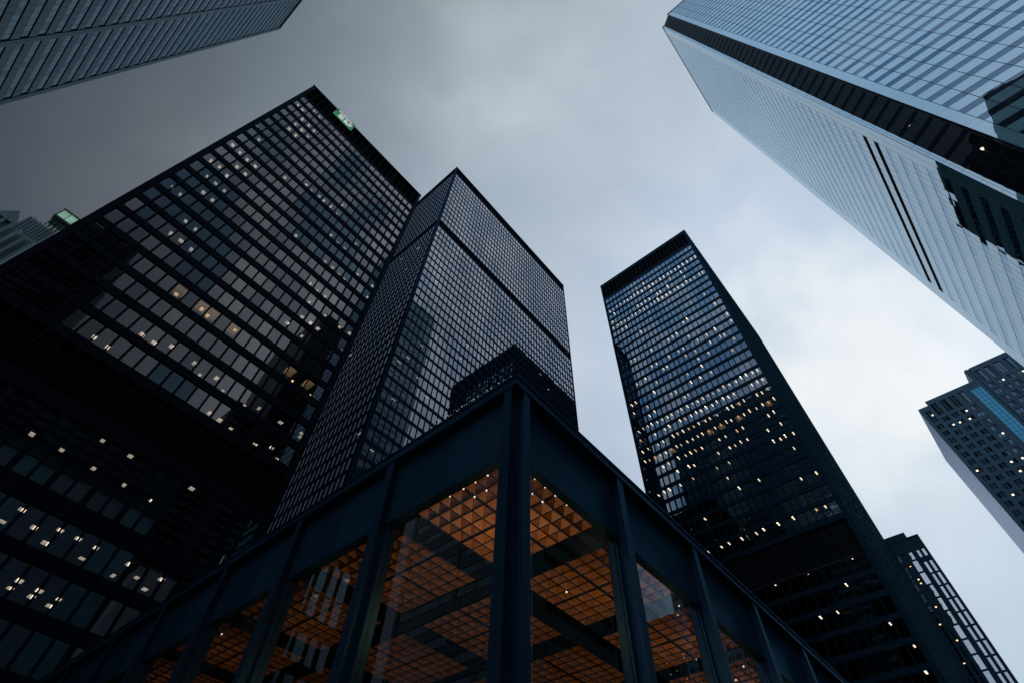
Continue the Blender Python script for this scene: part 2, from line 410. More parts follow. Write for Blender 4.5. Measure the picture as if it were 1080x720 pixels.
MOD = 1.515
LAMPS = {1: (.15, .27, .45, .7, .70, 1.05), 2: (.42, .62, .12, .2, .5, .9), 3: (.09, .15, .8, 1.2, 1.1, 1.5)}
def mies_tower(name, label, x0, y0, nx, ny, rows, top, bands, lit, seed, steel, glass, wh=2.45, low=None, recess=.16, fin=.20, tall=None, faces='SWNE', group=None, top_band=None):
    """black steel and glass slab; rows = list of window centre heights; lit(face, col, k) -> 0..3"""
    mg = .7
    x1 = x0 + nx * MOD + 2 * mg; y1 = y0 + ny * MOD + 2 * mg
    t = thing(name, label, 'office tower', ((x0 + x1) / 2, (y0 + y1) / 2, 0), group)
    fs = {'S': (Face((x0 + mg, y0), (1, 0), (0, -1)), nx), 'W': (Face((x0, y0 + mg), (0, 1), (-1, 0)), ny),
          'N': (Face((x0 + mg, y1), (1, 0), (0, 1)), nx), 'E': (Face((x1, y0 + mg), (0, 1), (1, 0)), ny)}
    wall = MB()
    # spandrel rings between window rows
    opens = sorted([(z - wh / 2, z + wh / 2) for z in rows] + (tall or []))
    zc = 6.5
    prev = zc
    rings = []
    for a, b in opens + [(top, top)]:
        if a > prev:
            rings.append((prev, a))
        prev = b
    slabs = MB()
    for a, b in rings:
        # split the ring where a louvre band sits (the band itself is drawn deeper)
        segs = [(a, b)]
        for (la, lb) in bands:
            new = []
            for s0, s1 in segs:
                if lb <= s0 or la >= s1:
                    new.append((s0, s1))
                else:
                    if la > s0: new.append((s0, la))
                    if lb < s1: new.append((lb, s1))
            segs = new
        for s0, s1 in segs:
            wall.box(x0, x1, y0, y0 + .25, s0, s1).box(x0, x1, y1 - .25, y1, s0, s1)
            wall.box(x0, x0 + .25, y0 + .25, y1 - .25, s0, s1).box(x1 - .25, x1, y0 + .25, y1 - .25, s0, s1)
        if b < top:
            slabs.box(x0 + .35, x1 - .35, y0 + .35, y1 - .35, a, a + .45)
    slabs.build('ceiling_slab', M['ceiling'], t, tuple(t.location))
    # corner posts
    for cx, cy in ((x0, y0), (x1 - mg, y0), (x0, y1 - mg), (x1 - mg, y1 - mg)):
        wall.box(cx + .01, cx + mg - .01, cy + .01, cy + mg - .01, 6, top - .02)
    wall.box(x0 - .12, x1 + .12, y0 - .12, y1 + .12, top - .35, top + .05)
    wall.build('wall', steel, t, tuple(t.location))
    MB().box(x0 + 7, x1 - 7, y0 + 7, y1 - 7, 0, top - 6).build('core', M['dark'], t, tuple(t.location))
    MB().box(x0 + .6, x1 - .6, y0 + .6, y1 - .6, top - .8, top - .4).build('roof', M['roof'], t, tuple(t.location))
    for la, lb in bands:
        lv = MB()
        d = .55
        lv.box(x0 + d, x1 - d, y0 + d, y1 - d, la - .2, lb + .2)
        n = int((lb - la) / .45)
        for k in range(n):
            z = la + .2 + k * .45
            lv.box(x0 + d - .12, x1 - d + .12, y0 + d - .12, y1 - d + .12, z, z + .06)
        lv.build('louver_band', M['louver'], t, tuple(t.location))
    wins = []; lamps = []; mull = []; wl = []; glow_patches = []
    for key in faces:
        F, n = fs[key]
        for i in range(n + 1):
            u = i * MOD
            # I-section mullion reduced to web and outer flange
            A = F.p(u - .075, 6, 0); B = F.p(u + .075, top - .35, fin)
            mull.append((F.quad(u - .08, u + .08, 6, top, fin), 0, (min(A[0], B[0]), max(A[0], B[0]), min(A[1], B[1]), max(A[1], B[1]), 6, top - .36)))
        for k, (a, b) in enumerate(opens):
            for i in range(n):
                mwid = .13 if seed == 1 else .10
                u0, u1 = i * MOD + mwid, (i + 1) * MOD - mwid
                is_tall = (b - a) > 4
                vi = variant(i, k, seed + ord(key))
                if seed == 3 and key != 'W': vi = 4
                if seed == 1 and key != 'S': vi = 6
                if low and low[0] < a < low[1] and (seed == 3 or key == 'S'): vi = low[2] + (((i // 2) % 3 == 1) if seed == 1 else 0)
                wins.append((F.quad(u0, u1, a + .04, b - .04, -recess, .0012), vi, None))
                li = lit(key, i, k)
                if li:
                    la_ = LAMPS[seed]
                    w = random.uniform(*la_[0:2]); lo = random.uniform(*la_[2:4]); dp = random.uniform(*la_[4:6]) - lo * .5
                    uc = (u0 + u1) / 2 + random.uniform(-.25, .25)
                    sp = SPOT.get((i, k), []) if (seed == 1 and key == 'S') else []
                    for xx, dep in sp[1:]:
                        a2 = (xx - w, xx + w, y0 + dep - lo / 2, y0 + dep + lo / 2, b - .07, b - .005)
                        lamps.append(([(a2[0], a2[2], a2[4]), (a2[1], a2[2], a2[4]), (a2[1], a2[3], a2[4]), (a2[0], a2[3], a2[4])], 0, a2))
                    if sp:
                        uc = sp[0][0] - (x0 + mg); dp = sp[0][1]
                    P0 = F.p(uc - w, b - .0, -dp - lo / 2); P1 = F.p(uc + w, b, -dp + lo / 2)
                    args = (min(P0[0], P1[0]), max(P0[0], P1[0]), min(P0[1], P1[1]), max(P0[1], P1[1]), b - .07, b - .005)
                    pts = [(args[0], args[2], b - .07), (args[1], args[2], b - .07), (args[1], args[3], b - .07), (args[0], args[3], b - .07)]
                    (lamps if li == 1 else wl).append((pts, 0, args))
                    if li == 3:
                        G0 = F.p(u0, a, -.5); G1 = F.p(u1, b, -2.2)
                        ag = (min(G0[0], G1[0]), max(G0[0], G1[0]), min(G0[1], G1[1]), max(G0[1], G1[1]), b - .05, b - .004)
                        glow_patches.append(([(ag[0], ag[2], b), (ag[1], ag[2], b), (ag[1], ag[3], b), (ag[0], ag[3], b)], 0, ag))
    if tall:
        tb = MB()
        for key in faces:
            F, n = fs[key]
            for a, b in tall:
                zm = a + (b - a) * .42
                F.box(tb, 0, n * MOD, zm - .06, zm + .06, -.17, -.10)
                for i in range(0, n + 1, 2):
                    F.box(tb, i * MOD - .26, i * MOD + .26, a, b, -.2, .02)
        tb.build('transom', steel, t, tuple(t.location))
    place_parts(t, 'mullion', mull, [steel], 100)
    place_parts(t, 'window', wins, glass, 100)
    if lamps: place_parts(t, 'ceiling_lamp', lamps, [{1: M['lamp_t1'], 3: M['lamp_t3']}.get(seed) or M['lamp']], 60)
    if wl: place_parts(t, 'warm_ceiling_lamp', wl, [M['lamp_warm']], 60)
    if glow_patches: place_parts(t, 'glow_ceiling', glow_patches, [M['glow']], 40)
    MB().box(x0 + 4, x1 - 4, y0 + 4, y1 - 4, 0, 6.5).build('lobby', M['dark'], t, tuple(t.location))
    return t

# ------------------------------------------------------------------ ground
g = MB().box(-1500, 1500, -1500, 1500, -.5, 0).build('ground', M['granite'])
g['kind'] = 'structure'

# ------------------------------------------------------------------ tower with the green sign (left)
T1Y = 53.4
T1X = -.2455 * 53.56 - MOD / 2 - .7
rows1 = [CZ + 53.56 * (.8070 + .0719 * k) for k in range(22)]
rows1 += [CZ + 53.56 * .4570 - 3.84 * k for k in range(4)]
PX1 = []
def addpx(ox, oy, s, pts):
    for a, b in pts:
        PX1.append((ox + a / s, oy + b / s))
addpx(220, 100, 8, [(205, 425), (265, 490), (325, 550), (395, 605), (425, 380), (20, 560), (95, 610), (240, 610), (155, 685), (310, 670), (790, 130), (735, 250), (680, 290), (790, 210), (735, 345), (785, 300), (835, 355), (890, 305), (845, 260), (890, 140), (935, 190), (645, 700), (755, 90)])
addpx(100, 170, 6.54, [(535, 178), (590, 230), (775, 105), (835, 155), (750, 218), (812, 270), (628, 415), (695, 470), (525, 500), (595, 550), (665, 610), (860, 40), (895, 205)])
addpx(50, 260, 6.54, [(325, 625), (415, 690), (655, 605), (735, 660), (855, 685)])
addpx(180, 380, 6, [(185, 90), (150, 15), (290, 110), (330, 190), (465, 285), (560, 300), (245, 330), (310, 375), (380, 430), (530, 530), (640, 550), (670, 620), (695, 390), (820, 480)])
addpx(300, 160, 3.27, [(40, 290), (160, 290), (180, 315), (205, 335), (245, 320), (140, 380), (165, 400), (185, 425), (205, 440), (250, 425), (90, 455), (112, 480), (140, 500), (85, 520), (140, 565), (60, 570), (90, 590), (115, 610), (10, 590), (60, 635), (190, 605), (195, 685), (75, 115), (200, 185), (180, 215), (160, 190), (120, 155), (92, 135), (135, 170)])
addpx(0, 520, 3.6, [(85, 60), (10, 105), (130, 128), (172, 186), (230, 138), (298, 170), (365, 205), (312, 245), (488, 266), (430, 310), (520, 318), (613, 325), (550, 362), (75, 330), (40, 358), (120, 390), (150, 368), (225, 400), (190, 425)])
addpx(0, 360, 3.6, [(183, 468), (137, 515), (356, 480), (410, 590), (470, 542), (575, 602), (615, 702), (240, 572), (122, 350), (235, 410)])
PX1W = [(180 + 770 / 6, 380 + 130 / 6), (180 + 880 / 6, 380 + 220 / 6), (50 + 890 / 6.54, 260 + 330 / 6.54), (213, 326), (219, 333), (248, 348)]
def px_plane_y(px, py, Y):
    c = ((px - 540) / FPX, (py - 360) / FPX, 1.)
    w = [sum(CAM_R[i][j] * c[i] for i in range(3)) for j in range(3)]
    return w[0] / w[1] * Y, w[2] / w[1] * Y + CZ
opens1 = sorted([(z - 1.36, z + 1.36) for z in rows1] + [(CZ + 27.5, CZ + 33.9)])
SPOT = {}
def cells1(lst):
    out = set()
    for px, py in lst:
        x, z = px_plane_y(px, py, T1Y + .4)
        i = int((x - T1X - .7) // MOD)
        best = min(range(len(opens1)), key=lambda k: abs((opens1[k][0] + opens1[k][1]) / 2 - z))
        out.add((i, best))
        zb = opens1[best][1]
        if z < zb:
            kz = (zb - CZ) / (z - CZ)
            dep = (T1Y + .4) * kz - T1Y
            xx = x * kz
            if .45 < dep < 6:
                SPOT.setdefault((i, best), []).append((xx, dep))
    return out
C1, C1W = cells1(PX1), cells1(PX1W)
def lit1(key, i, k):
    if key == 'S':
        if (i, k) in C1W: return 3
        if (i, k) in C1: return 1
        return 0
    return 1 if random.random() < .08 else 0
t1 = mies_tower('office_tower', 'black steel and glass tower with the small green sign at its roof edge', T1X, T1Y, 22, 20, rows1, CZ + 134.1,
                [(CZ + 126.2, CZ + 133.6), (CZ + 35.5, CZ + 40.6)], lit1, 1, M['steel'], M['t1'], tall=[(CZ + 27.5, CZ + 33.9)], wh=2.72, low=(0, 36, 4), group='black steel and glass slab towers')
# the sign on the roof edge
def sign():
    s = thing('sign', 'small lit green and white sign mounted on the roof edge of the left black tower', 'sign', (-5.0, 53.0, CZ + 130))
    x0, x1, z0, z1 = -7.7, -2.35, CZ + 129.9, CZ + 134.0
    MB().box(x0, x1, 52.95, 53.14, z0, z1).build('sign_board', M['sign_green'], s, (-5, 53, CZ + 132))
    T = MB()
    T.box(x0 + .5, x0 + 3.0, 52.86, 52.94, z1 - 1.35, z1 - .3)
    T.box(x0 + 1.2, x0 + 2.45, 52.86, 52.94, z0 + .3, z1 - 1.35)
    T.build('letter_t', M['sign_white'], s, (-6, 52.9, CZ + 132))
    D = MB()
    outer = []; inner = []
    cx, czz = x0 + 3.2, (z0 + z1) / 2
    H = (z1 - z0) / 2 - .3
    n = 12
    for i in range(n + 1):
        a = -math.pi / 2 + math.pi * i / n
        outer.append((cx + .35 + 1.35 * math.cos(a), czz + H * math.sin(a)))
        inner.append((cx + .35 + .50 * math.cos(a), czz + (H - .9) * math.sin(a)))
    outer = [(x0 + 2.75, czz - H)] + outer + [(x0 + 2.75, czz + H)]
    inner = [(x0 + 3.5, czz - H + .9)] + inner + [(x0 + 3.5, czz + H - .9)]
    m_ = len(outer)
    for y in (52.86, 52.94):
        for i in range(m_):
            j = (i + 1) % m_
            D.poly([(outer[i][0], y, outer[i][1]), (outer[j][0], y, outer[j][1]), (inner[j][0], y, inner[j][1]), (inner[i][0], y, inner[i][1])])
    for ring in (outer, inner):
        for i in range(m_):
            j = (i + 1) % m_
            D.poly([(ring[i][0], 52.86, ring[i][1]), (ring[j][0], 52.86, ring[j][1]), (ring[j][0], 52.94, ring[j][1]), (ring[i][0], 52.94, ring[i][1])])
    D.build('letter_d', M['sign_white'], s, (-4, 52.9, CZ + 132))
sign()

# ------------------------------------------------------------------ second tower (tallest, behind the pavilion corner)
rows2 = [CZ + 166.9 + 1.85 + 3.68 * k for k in range(13)] + [CZ + 162.7 - 1.85 - 3.7 * k for k in range(41)]
def lit2(key, i, k):
    z = k
    if key == 'S':
        if k in (17, 18) and 12 < i < 24: return 1 if random.random() < .5 else 0
        return 1 if random.random() < (.10 if k < 22 else .012) else 0
    return 1 if random.random() < .02 else 0
t2 = mies_tower('office_tower', 'tall dark tower with one black belt near its top, behind the pavilion corner', .509 * 67.5, 67.5, 48, 24, rows2, CZ + 221.4,
                [(CZ + 215.0, CZ + 220.9), (CZ + 162.9, CZ + 166.7)], lit2, 2, M['steel_navy'], M['t2'], wh=2.7, recess=.04, fin=.13, group='black steel and glass slab towers')

# ------------------------------------------------------------------ third tower (right of the pavilion)
rows3 = [CZ + 171.6 - 3.635 * k for k in range(31)] + [CZ + 171.6 - 3.635 * k for k in range(33, 45)]
nrow3 = len(rows3)
PR3 = {1: .14, 2: .78, 3: .1, 4: .35, 5: .75, 6: .12, 9: .05, 10: .12, 11: .3, 12: .1, 13: .4, 14: .35, 15: .2, 16: .3, 17: .35, 18: .15,
       18.5: 0, 17: .4, 18: .3, 19: .95, 20: .75, 21: .75, 22: .95, 23: .7, 24: .5, 25: .35, 26: .15, 27: .06, 30: .5, 33: .12, 35: .28, 36: .2, 38: .12}
def lit3(key, i, k):
    kk = nrow3 - 1 - k
    if kk > 30: kk += 2
    p = PR3.get(kk, .03)
    if key == 'W':
        p *= 1.25 if (clump(i, kk, 33, .35) > -.18 or kk in (2, 5, 19, 22)) else .3
        if random.random() < p:
            return 3 if (kk in (19, 22) and random.random() < .12) else (1 if random.random() < .9 else 2)
        return 0
    return 0
t3 = mies_tower('office_tower', 'blue-glazed black tower right of the pavilion, rows of lit windows', 100, 7.35, 40, 24, rows3, CZ + 184.4,
                [(CZ + 174.4, CZ + 182.6), (CZ + 53.0, CZ + 60.0)], lit3, 3, M['steel_blue'], M['t3'], wh=2.66, low=(0, 52, 4), group='black steel and glass slab towers')
# ------------------------------------------------------------------ panel-clad tower, top right
def panel_tower():
    t = thing('glass_tower', 'pale blue mirror-clad tower with a dark recessed corner, top right', 'office tower', (80, -50, 0))
    X, Y, XE, YE, top = 56.0, -31.5, 107.3, -62.0, CZ + 285
    yU, xL = -35.9, 59.0
    foot = [(X + .1, YE + .1), (XE - .1, YE + .1), (XE - .1, Y - .1), (xL + .1, Y - .1), (xL + .1, Y - .95), (X + .6, yU - .02), (X + .1, yU - .02)]
    MB().prism(foot, 0, top - .1).build('core', M['t5j'], t, tuple(t.location))
    FL = 4.03
    U = Face((X, yU), (0, -1), (-1, 0)); LF = Face((xL, Y), (1, 0), (0, 1))
    wins = []; pan = MB(); pl = MB(); fr = []
    nf = int((top - 8) / FL)
    z_ref = CZ + 31.5 * 3.350          # centre of upper louvred floor band
    koff = z_ref - round((z_ref - 8) / FL) * FL
    lowk = set()
    for k in range(nf + 1):
        zc = koff + k * FL
        w0, w1 = zc - .78, zc + .78
        if w0 < 6 or w1 > top - 2: continue
        s0, s1 = w1, w0 + FL
        if s1 > top - .6: s1 = top - .6
        isl = abs(zc - z_ref) < 1 or abs(zc - (z_ref - FL)) < 1
        # upper face
        n = 8; mod = 3.0; e = 1.75
        for i in range(n):
            u0 = e + i * mod
            wins.append((U.quad(u0 + .04, u0 + mod - .04, w0, w1, -.03, .0024), variant(i // 2, k, 51) % 3, None))
            pan.poly(U.quad(u0 + .055, u0 + mod - .055, s0 + .03, s1 - .03, 0, .001))
        pan.poly(U.quad(.05, e - .04, w0 + .03, w1 - .03, 0, .001)); pan.poly(U.quad(.05, e - .04, s0, s1, 0, .001))
        # lower face
        mod = 1.52; e = 3.1; n = int((XE - xL - 2 * e) / mod)
        for i in range(n):
            u0 = e + i * mod
            if isl:
                continue
            wins.append((LF.quad(u0 + .03, u0 + mod - .03, w0 + .04, w1 - .04, -.03, .0024), 4 + variant(i // 2, k, 52) % 2, None))
        if isl:
            lou = MB()
            lou.poly(LF.quad(e, e + n * mod, w0 + .1, w1 - .1, .02))
            for q in range(5):
                LF.box(lou, e, e + n * mod, w0 + .15 + q * .27, w0 + .22 + q * .27, .02, .06)
            lou.build('louver_band', M['louver'], t, tuple(t.location))
        for i in range(n):
            u0 = e + i * mod
            pl.poly(LF.quad(u0 + .045, u0 + mod - .045, s0 + .03, s1 - .03, 0, .001))
        u1 = e + n * mod
        for a, b in ((.05, e / 2 - .03), (e / 2 + .03, e - .03), (u1 + .03, XE - xL - .05)):
            pl.poly(LF.quad(a, b, w0 + .03, w1 - .03, 0, .001)); pl.poly(LF.quad(a, b, s0, s1, 0, .001))
        # far sides, simple
    # chamfered recess glazing, floor by floor
    C = Face((X + .6, yU), (xL - X - .6, Y - .95 - yU), (-1, 1))
    Ln = math.hypot(xL - X - .6, Y - .95 - yU)
    k = 0
    z = 6.
    while z + FL < top - 1:
        for i in range(3):
            wins.append((C.quad(Ln * i / 3 + .05, Ln * (i + 1) / 3 - .05, z + 1.1, z + FL - .08, .12, .002), 3, None))
        fr.append((C.quad(0.02, Ln - .02, z - .05, z + 1.05, .14), 0, None))
        z += FL
    R1 = Face((xL, Y), (0, -1), (-1, 0))
    z = 6.
    while z + FL < top - 1:
        pan.poly(R1.quad(.05, .45, z, z + FL - .05, .0, .001)); pan.poly(R1.quad(.5, .9, z, z + FL - .05, .0, .001))
        z += FL
    pan.box(X - .08, XE + .05, YE, yU, top - .6, top).box(xL - .08, XE + .05, yU, Y + .08, top - .6, top)
    pan.build('panel_cladding', M['t5p'], t, tuple(t.location)); pl.build('panel_cladding', M['t5l'], t, tuple(t.location))
    place_parts(t, 'recess_spandrel', fr, [M['steel']])
    place_parts(t, 'window', wins, M['t5w'] + [M['dark_glass']] + M['t5v'], 100)
    lm = []
    nn = C.n
    for (px, py) in ((955, 137.8), (960.5, 134), (1015, 171), (1037, 158)):
        c = ((px - 540) / FPX, (py - 360) / FPX, 1.)
        w = Vector([sum(CAM_R[i][j] * c[i] for i in range(3)) for j in range(3)])
        k = (C.o + nn * .16).dot(nn) / w.dot(nn)
        p = (w.x * k, w.y * k, w.z * k + CZ)
        a = (p[0] - .3, p[0] + .3, p[1] - .2, p[1] + .2, p[2] - .22, p[2] + .22)
        lm.append(([(a[0], a[2], a[4]), (a[1], a[2], a[4]), (a[1], a[3], a[5]), (a[0], a[3], a[5])], 0, a))
    place_parts(t, 'ceiling_lamp', lm, [M['lamp']], 20)
panel_tower()

# ------------------------------------------------------------------ slate tower, top left
def slate_tower():
    t = thing('glass_tower', 'slate-grey tower with thin ribbon windows across the top left corner', 'office tower', (-70, 30, 0))
    X, Y1, Y0, top = -47.3, 88.7, 14., CZ + 238
    MB().box(-95, X - .3, Y0, Y1 - .3, 0, top - .2).build('core', M['t4p'], t, tuple(t.location))
    F = Face((X, Y1), (0, -1), (1, 0))
    FL = 3.97
    pan = MB(); wins = []; gap = MB()
    L_ = Y1 - Y0
    z_ref = CZ + 47.3 * 2.09
    k0 = -int((z_ref - 8) / FL)
    strips = [0.0, 15.9, 32.5, 49.0, L_ - 1.2]
    for k in range(k0, 60):
        z = z_ref + k * FL
        if z + FL > top - 1: break
        for a, b in zip(strips, strips[1:]):
            u0, u1 = a + 1.25, b - .05
            nq = int((u1 - u0) / 1.5)
            for q in range(nq):
                F.box(pan, u0 + (u1 - u0) * q / nq + .03, u0 + (u1 - u0) * (q + 1) / nq - .03, z + 1.75, z + FL - .28, -.3, 0)
            F.box(gap, u0, u1, z + FL - .28, z + FL, -.3, -.24)
            F.box(gap, u0, u1, z + 1.62, z + 1.75, -.3, -.2)
            m = 11
            for q in range(m):
                ua = u0 + (u1 - u0) * q / m; ub = u0 + (u1 - u0) * (q + 1) / m
                wins.append((F.quad(ua + .03, ub - .03, z + .02, z + 1.60, -.12, .003), (q * 7 + k * 3) % 5 == 0 and 1 or 0, None))
    for a in strips:
        F.box(pan, a, a + .58, 0, top, -.3, .10); F.box(pan, a + .64, a + 1.2, 0, top, -.3, .10)
    F.box(pan, 0, L_, top - 1, top, -.3, .05)
    pan.build('wall', M['t4p'], t, tuple(t.location))
    gap.build('shadow_joint', M['t4g'], t, tuple(t.location))
    place_parts(t, 'window', wins, M['t4w'], 100)
slate_tower()

# ------------------------------------------------------------------ old stone tower with lantern, far left
def stone_tower():
    t = thing('stone_tower', 'weathered ribbed stone tower with gabled crown at the left edge', 'tower', (-55, 160, 0))
    Y = 150.
    w = MB()
    w.box(-74, -39.6, Y, Y + 32, 0, 122)
    w.box(-70, -40.0, Y + .5, Y + 28, 122, 138.0)
    w.box(-48.6, -41.2, Y + 1.0, Y + 20, 138.0, 145.2)
    # vertical ribs with sloping heads
    for i in range(15):
        x = -73 + i * 2.2
        h = 137.2 + .8 * math.sin(i * 1.3)
        w.box(x, x + .8, Y - .45, Y + 1.2, 0, h)
        w.box(x + .12, x + .68, Y - .25, Y + 1.2, h, h + .9)
    # gables
    for gx, gw, gh in ((-50.6, 2.8, 5.4), (-55.8, 2.6, 3.6), (-62, 3, 5)):
        b = len(w.v); z = 138.2
        w.v += [(gx - gw, Y - .3, z), (gx + gw, Y - .3, z), (gx + gw * .45, Y - .3, z + gh * .62), (gx, Y - .3, z + gh), (gx - gw * .45, Y - .3, z + gh * .62)]
        w.v += [(a, Y + 3, c) for a, _, c in w.v[b:b + 5]]
        w.f += [(b, b + 1, b + 2, b + 3, b + 4), (b + 9, b + 8, b + 7, b + 6, b + 5)] + [(b + i, b + 5 + i, b + 5 + (i + 1) % 5, b + (i + 1) % 5) for i in range(5)]
        w.m += [0] * 7
    for i in range(9):
        x = -48.4 + i * .82
        w.box(x, x + .36, Y + .7, Y + 2.2, 138.0, 145.4 + (i % 2) * .5)
    w.build('wall', M['stone'], t, tuple(t.location))
    wi = []
    for (x, z) in ((-55.2, 133.6), (-54.1, 130.8), (-57, 121), (-55.5, 119)):
        a = (x - .28, x + .28, Y - .12, Y - .02, z - .45, z + .45)
        wi.append(([(a[0], a[2], a[4]), (a[1], a[2], a[4]), (a[1], a[2], a[5]), (a[0], a[2], a[5])], 0, a))
    place_parts(t, 'lit_window', wi, [M['lamp']], 10)
    l = thing('lantern', 'green glowing lantern box on thin legs atop the far left stone tower', 'lantern', (-44, 153, 144))
    cx, cy, z0, z1 = -43.6, 153.0, 151.2, 156.2
    leg = []
    for dx in (-1.6, -.5, .6, 1.6):
        for dy in (-1.4, 1.4):
            MB().box(cx + dx - .13, cx + dx + .13, cy + dy - .13, cy + dy + .13, 145.4, z0).build('leg', M['copper'], l, (cx + dx, cy + dy, 146))
    fr = MB()
    fr.box(cx - 2.5, cx + 2.5, cy - 2.2, cy + 2.2, z0, z0 + .7)
    fr.box(cx - 2.5, cx + 2.5, cy - 2.2, cy + 2.2, z1 - .6, z1)
    for dx in (-2.4, 2.1):
        for dy in (-2.1, 1.8):
            fr.box(cx + dx, cx + dx + .3, cy + dy, cy + dy + .3, z0 + .7, z1 - .6)
    fr.box(cx - .06, cx + .06, cy - 2.2, cy - 2.0, z0 + .7, z1 - .6)
    fr.box(cx - .1, cx + .1, cy - .1, cy + .1, z1, z1 + 1.6)
    fr.build('frame', M['copper'], l, (cx, cy, z0))
    MB().box(cx - 2.1, cx + 2.3, cy - 2.0, cy + 1.9, z0 + .72, z1 - .62).build('glass_box', M['lantern'], l, (cx, cy, z0 + 2))
stone_tower()

# ------------------------------------------------------------------ teal block with paired windows, right edge
def paired_tower():
    t = thing('office_tower', 'stepped teal-grey tower with paired small windows and a blue glass strip, right edge', 'office tower', (240, -60, 0))
    X = 220.
    y = lambda a: a * X
    w = MB()
    fd = .5
    # body masses: behind the facade skin
    segs = [(y(-.124), y(-.143), CZ + .744 * X), (y(-.143), y(-.2245), CZ + .754 * X), (y(-.2245), y(-.46), CZ + .782 * X)]
    for a, b, h in segs:
        w.box(X + fd, 259 if a > y(-.2) else 262, b, a, 0, h)
    # skin: piers and spandrels around window pairs
    F = Face((X + fd, 0), (0, -1), (-1, 0))
    pitch = 3.34; c0 = .134 * X
    rows = []
    skin = MB(); wins = []; lamps = []
    def cols(i): return c0 + i * pitch
    bl0, bl1 = .209 * X, .2262 * X
    for i in range(0, 23):
        u = cols(i)
        if bl0 - 1.2 < u < bl1 + 1.2: continue
        toph = CZ + (.744 if u < 31 else .754 if u < 49.4 else .782) * X
        ztop = toph - 2.3
        F.box(skin, u - pitch / 2, u - 1.02, 0, toph, 0, fd)
        F.box(skin, u + 1.02, u + pitch / 2, 0, toph, 0, fd)
        F.box(skin, u - .14, u + .14, 0, toph - 2.2, 0, fd * .7)
        F.box(skin, u - 1.02, u + 1.02, ztop, toph, 0, fd)
        z = ztop; k = 0
        while z > 20:
            h = 6.0 if k == 0 else 2.1
            for s in (-1, 1):
                ua, ub = (u - 1.02, u - .14) if s < 0 else (u + .14, u + 1.02)
                wins.append((F.quad(ua, ub, z - h, z, .12, .004), (i + k + s) % 3 == 0 and 1 or 0, None))
                if random.random() < .11:
                    zz = z - h * random.uniform(.3, .7)
                    p = F.p((ua + ub) / 2, zz, .2)
                    a = (p[0] - .05, p[0] + .05, p[1] - .3, p[1] + .3, p[2] - .32, p[2] + .32)
                    lamps.append(([(a[0], a[2], a[4]), (a[0], a[3], a[4]), (a[0], a[3], a[5]), (a[0], a[2], a[5])], 0, a))
            gapz = 1.5 if k == 0 else 1.55
            F.box(skin, u - 1.02, u + 1.02, z - h - gapz, z - h, 0, fd * .8)
            z -= h + gapz; k += 1
    F.box(skin, .124 * X, c0 - pitch / 2, 0, CZ + .744 * X, 0, fd)
    F.box(skin, cols(4) + pitch / 2, bl0, 0, CZ + .754 * X, 0, fd)
    F.box(skin, bl0, bl1, CZ + .738 * X, CZ + .754 * X, 0, fd)
    F.box(skin, bl1, bl1 + .8, 0, CZ + .782 * X, 0, fd)
    skin.v += []; 
    w.build('wall', M['t6'], t, tuple(t.location)); skin.build('facade', M['t6'], t, tuple(t.location))
    bs = MB(); bf = MB()
    z = 10.
    while z < CZ + .735 * X:
        for q in range(3):
            ua = bl0 + (bl1 - bl0) * q / 3; ub = bl0 + (bl1 - bl0) * (q + 1) / 3
            bs.poly(F.quad(ua + .06, ub - .06, z + .06, z + 1.76, fd * .9, .004))
        z += 1.82
    F.box(bf, bl0, bl1, 0, CZ + .738 * X, 0, fd * .8)
    bf.build('strip_frame', M['steel'], t, tuple(t.location))
    bs.build('glass_strip', M['t6b'], t, tuple(t.location))
    # pale side
    sd = MB(); SF = Face((X + fd, y(-.124)), (1, 0), (0, 1))
    z = 4.
    while z < CZ + .744 * X - 1.9:
        for q in range(12):
            sd.poly(SF.quad(q * 3.2 + .05, q * 3.2 + 3.15, z + .04, z + 1.8, .05, .0004))
        z += 1.85
    sd.build('side_cladding', M['t6side'], t, tuple(t.location))
    place_parts(t, 'window', wins, M['t6w'], 100)
    place_parts(t, 'lit_window', lamps, [M['lamp']], 60)
paired_tower()

